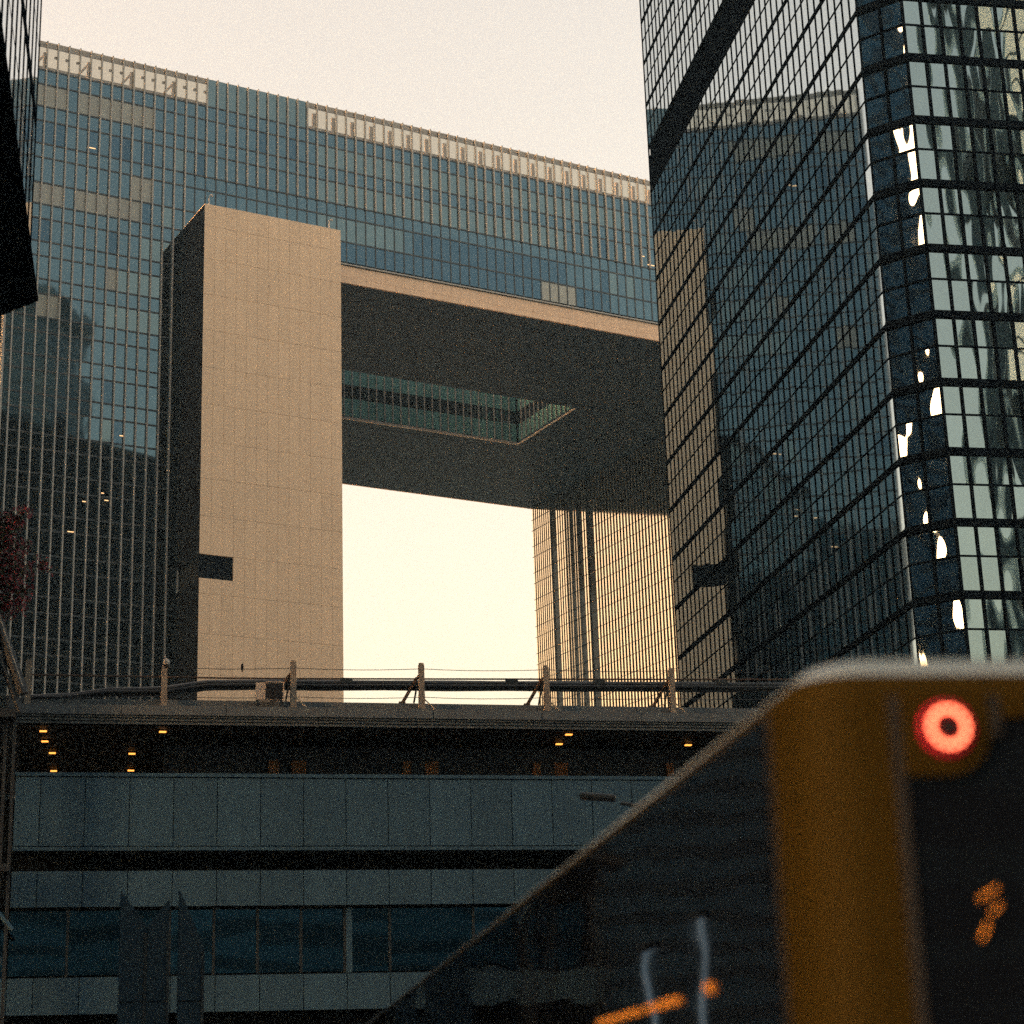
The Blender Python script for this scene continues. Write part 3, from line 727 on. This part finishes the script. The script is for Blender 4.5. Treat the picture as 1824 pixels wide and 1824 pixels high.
# rear face: black glass, lamp panel and seams
def rear_plate(name, pts, y0, y1, mt_):
    n = len(pts); v = [(x, y0, zz) for x, zz in pts] + [(x, y1, zz) for x, zz in pts]
    return mesh_obj(name, v, [tuple(range(n)), tuple(range(2*n-1, n-1, -1))] + [(k, n+k, n+(k+1) % n, (k+1) % n) for k in range(n)], mt_, bus)
rear_plate('rear_window', [(.142, 2.9), (BW-.142, 2.9), (BW-.142, BH-.055-.04), (.142, BH-.055-.04)], -.006, .01, MT['busglass'])
box('rear_seam', bus, MT['rubber'], .140, .158, -.012, .0, 2.9, BH-.088)
def lamp_panel(x0, x1, flip):
    r_ = .075; pts = []
    a, b_ = 4.205, BH-.088
    pts = [(x0, b_), (x0, a)]
    for k in range(7):
        q = R(-90+90*k/6); pts.append((x1-r_+r_*math.cos(q), a+r_+r_*math.sin(q)))
    pts.append((x1, b_))
    if flip: pts = [(BW-x, zz) for x, zz in reversed(pts)]
    return rear_plate('lamp_panel', pts, -.020, -.004, MT['yellow'])
lamp_panel(.158, .303, False); lamp_panel(.158, .303, True)
box('rear_seam', bus, MT['rubber'], .306, .326, -.014, -.004, 4.27, BH-.088)
box('top_band', bus, MT['yellow'], .328, BW-.328, -.016, -.004, 4.300, BH-.088)
def tail_lamp(xc, zc_):
    b = MB(); b.tube((xc, -.0305, zc_), (xc, -.034, zc_), .041, .038, n=40); L_ = b.build('tail_lamp', MT['lens'], bus)
    for k in range(14):
        t_ = 2*math.pi*k/14; q = (xc+.0295*math.cos(t_), zc_+.0295*math.sin(t_))
        b = MB(); b.tube((q[0], -.0345, q[1]), (q[0], -.0385, q[1]), .0046, .0036, n=10); b.build('diode', MT['redlamp'], L_)
    b = MB(); b.tube((xc, -.0205, zc_), (xc, -.030, zc_), .0455, .0440, n=40); b.build('bezel', MT['redrim'], L_)
    b = MB(); b.tube((xc, -.0345, zc_), (xc, -.040, zc_), .0150, .0140, n=20); b.build('hub', MT['black'], L_)
    return L_
tail_lamp(.2285, 4.280); tail_lamp(BW-.2285, 4.280)
for (xa, za), (xb, zb) in (((.258, 4.008), (.291, 4.026)), ((.293, 4.000), (.276, 3.985)), ((.270, 3.972), (.256, 3.945))):
    tube('indicator_strip', bus, MT['amber'], (xa, -.014, za), (xb, -.014, zb), .0028, n=6)
box('engine_grille', bus, MT['rubber'], .3, BW-.3, -.015, .0, .6, 1.5)
box('number_plate', bus, MT['white'], .98, 1.52, -.02, -.002, 1.6, 1.72)
box('bumper', bus, MT['rubber'], .05, BW-.05, -.06, .0, .36, .55)
for yy in (2.2, 3.5, 9.6):
    for x0, x1 in ((-.005, .28), (BW-.28, BW+.005)):
        b = MB(); b.tube((x0, yy, .5), (x1, yy, .5), .48, n=28); w_ = b.build('wheel', MT['tyre'], bus, origin=(x0, yy, .5))
        xr = x0-.012 if x0 < 1 else x1
        b = MB(); b.tube((xr, yy, .5), (xr+.012, yy, .5), .27, n=20); b.build('rim', MT['white'], w_)

# ------------------------------------------------------------------ the city behind and beside the camera (seen in the glass), with added sun blockers
def city_tower(name, lab, x0, x1, y0, y1, h, mt_, fl=3.6, rz=0, band='darkband', cat='tower', ribs=False):
    cx, cy = (x0+x1)/2, (y0+y1)/2
    T = thing(name, lab, cat, (cx, cy, 0), rz); hx, hy = (x1-x0)/2, (y1-y0)/2
    box('wall', T, mt_, -hx, hx, -hy, hy, 0, h)
    b = MB(); z_ = 6
    if ribs:
        for k in range(4): b.box(-hx+.3+k*hx*.5, -hx+.7+k*hx*.5, hy+.001, hy+.3, 2, h-2)
        b.build('rib', MT[band], T, kind='stuff'); z_ = h; b = MB()
    while z_ < h-2:
        b.box(-hx-.06, hx+.06, -hy-.06, hy+.06, z_, z_+fl*.42); z_ += fl
    if not ribs: b.build('window_bands', MT[band], T, kind='stuff')
    box('parapet', T, mt_, -hx-.3, hx+.3, -hy-.3, hy+.3, h+.01, h+1.4)
    return T
def lobed_tower(lab, cx, cy, hw, h):
    T = thing('lobed_tower', lab, 'tower', (cx, cy, 0), R(20)); b = MB()
    zz = 0; k = 0
    while zz < h:
        e = hw*(1 + (.14 if (k//4) % 2 else 0)); n = 8
        b.tube((0, 0, zz), (0, 0, zz+3.4), e, e, n=n); b.tube((0, 0, zz+3.4), (0, 0, zz+3.9), e*.985, e*.985, n=n); zz += 3.9; k += 1
    b.build('wall', MT['bluetower'], T)
    return T
lobed_tower('tall blue glass tower with stepped bulges, seen only in reflections', 109.5, -62, 27, 205)
city_tower('slender_tower', 'slender pale striped tower, seen only in reflections', 76.0, 79.5, -64, -56, 150, MT['bluetower'], ribs=True)
city_tower('unseen_tower', 'broad dark office tower behind the viewer', -70, 62, -120, -70, 150, MT['darktower'])
city_tower('unseen_tower', 'added dark slab beyond the left tower, blocks the low sun', -110, -22, 66, 185, 185, MT['darktower'], rz=R(-18))  # unseen slab added to keep sun and sky glare off the street
city_tower('unseen_tower', 'added long dark slab left of the gateway building, blocks the sun', -120, 44, 222, 262, 165, MT['darktower'])  # unseen slab added to block sun passing left of the gateway
city_tower('unseen_tower', 'grey office tower far behind the viewer on the right', 150, 215, -140, -90, 130, MT['paletower'])
b = MB(); n = 26; prof = []
for k in range(n+1):
    x = -900 + k*80; h = 120+60*math.sin(k*.55)+45*math.sin(k*1.3+1)+18*math.sin(k*3.1); prof.append((x, max(40, h)))
for (xa, ha), (xb, hb) in zip(prof, prof[1:]):
    b.add([(xa, -700, -1), (xb, -700, -1), (xb, -1000, hb), (xa, -1000, ha), (xb, -1400, -1), (xa, -1400, -1)], [(0, 1, 2, 3), (3, 2, 4, 5)])
struct(b.build('hill', MT['hill']))
for px_, py_, lab in ((5.0, 19.6, 'added glowing tube nearer the stair, outside the left edge, reflected in the bus'), (4.06, 16.5, 'added glowing tube nearer the viewer, outside the left edge, reflected in the bus')):  # unseen glowing tubes added for the pale streaks in the bus glass
    p_ = thing('reflection_tube', lab, 'lamp', (px_, py_, .15), 0, group='added glow tubes reflected in the bus')
    tube('shaft', p_, MT['lampgrey'], (0, 0, .1), (0, 0, 4.1), .085, n=12); tube('foot', p_, MT['concrete'], (0, 0, 0), (0, 0, .1), .22, n=12)
    tube('glow_tube', p_, MT['tubeglow'], (0, 0, 4.1), (0, 0, 5.15), .035, n=12); tube('cap', p_, MT['lampgrey'], (0, 0, 5.15), (0, 0, 5.22), .10, n=12)

# ------------------------------------------------------------------ evening haze
hz = MB(); hz.box(-1510, 1510, -1510, 1510, -1.5, 245)
hm = bpy.data.materials.new('haze_air'); hm.use_nodes = True; t = hm.node_tree; t.nodes.clear()
ho = t.nodes.new('ShaderNodeOutputMaterial'); pv = t.nodes.new('ShaderNodeVolumePrincipled')
pv.inputs['Color'].default_value = (.62, .89, 1.0, 1); pv.inputs['Density'].default_value = .0004; pv.inputs['Anisotropy'].default_value = .5
t.links.new(pv.outputs[0], ho.inputs['Volume'])
hz.build('haze', hm, kind='stuff')
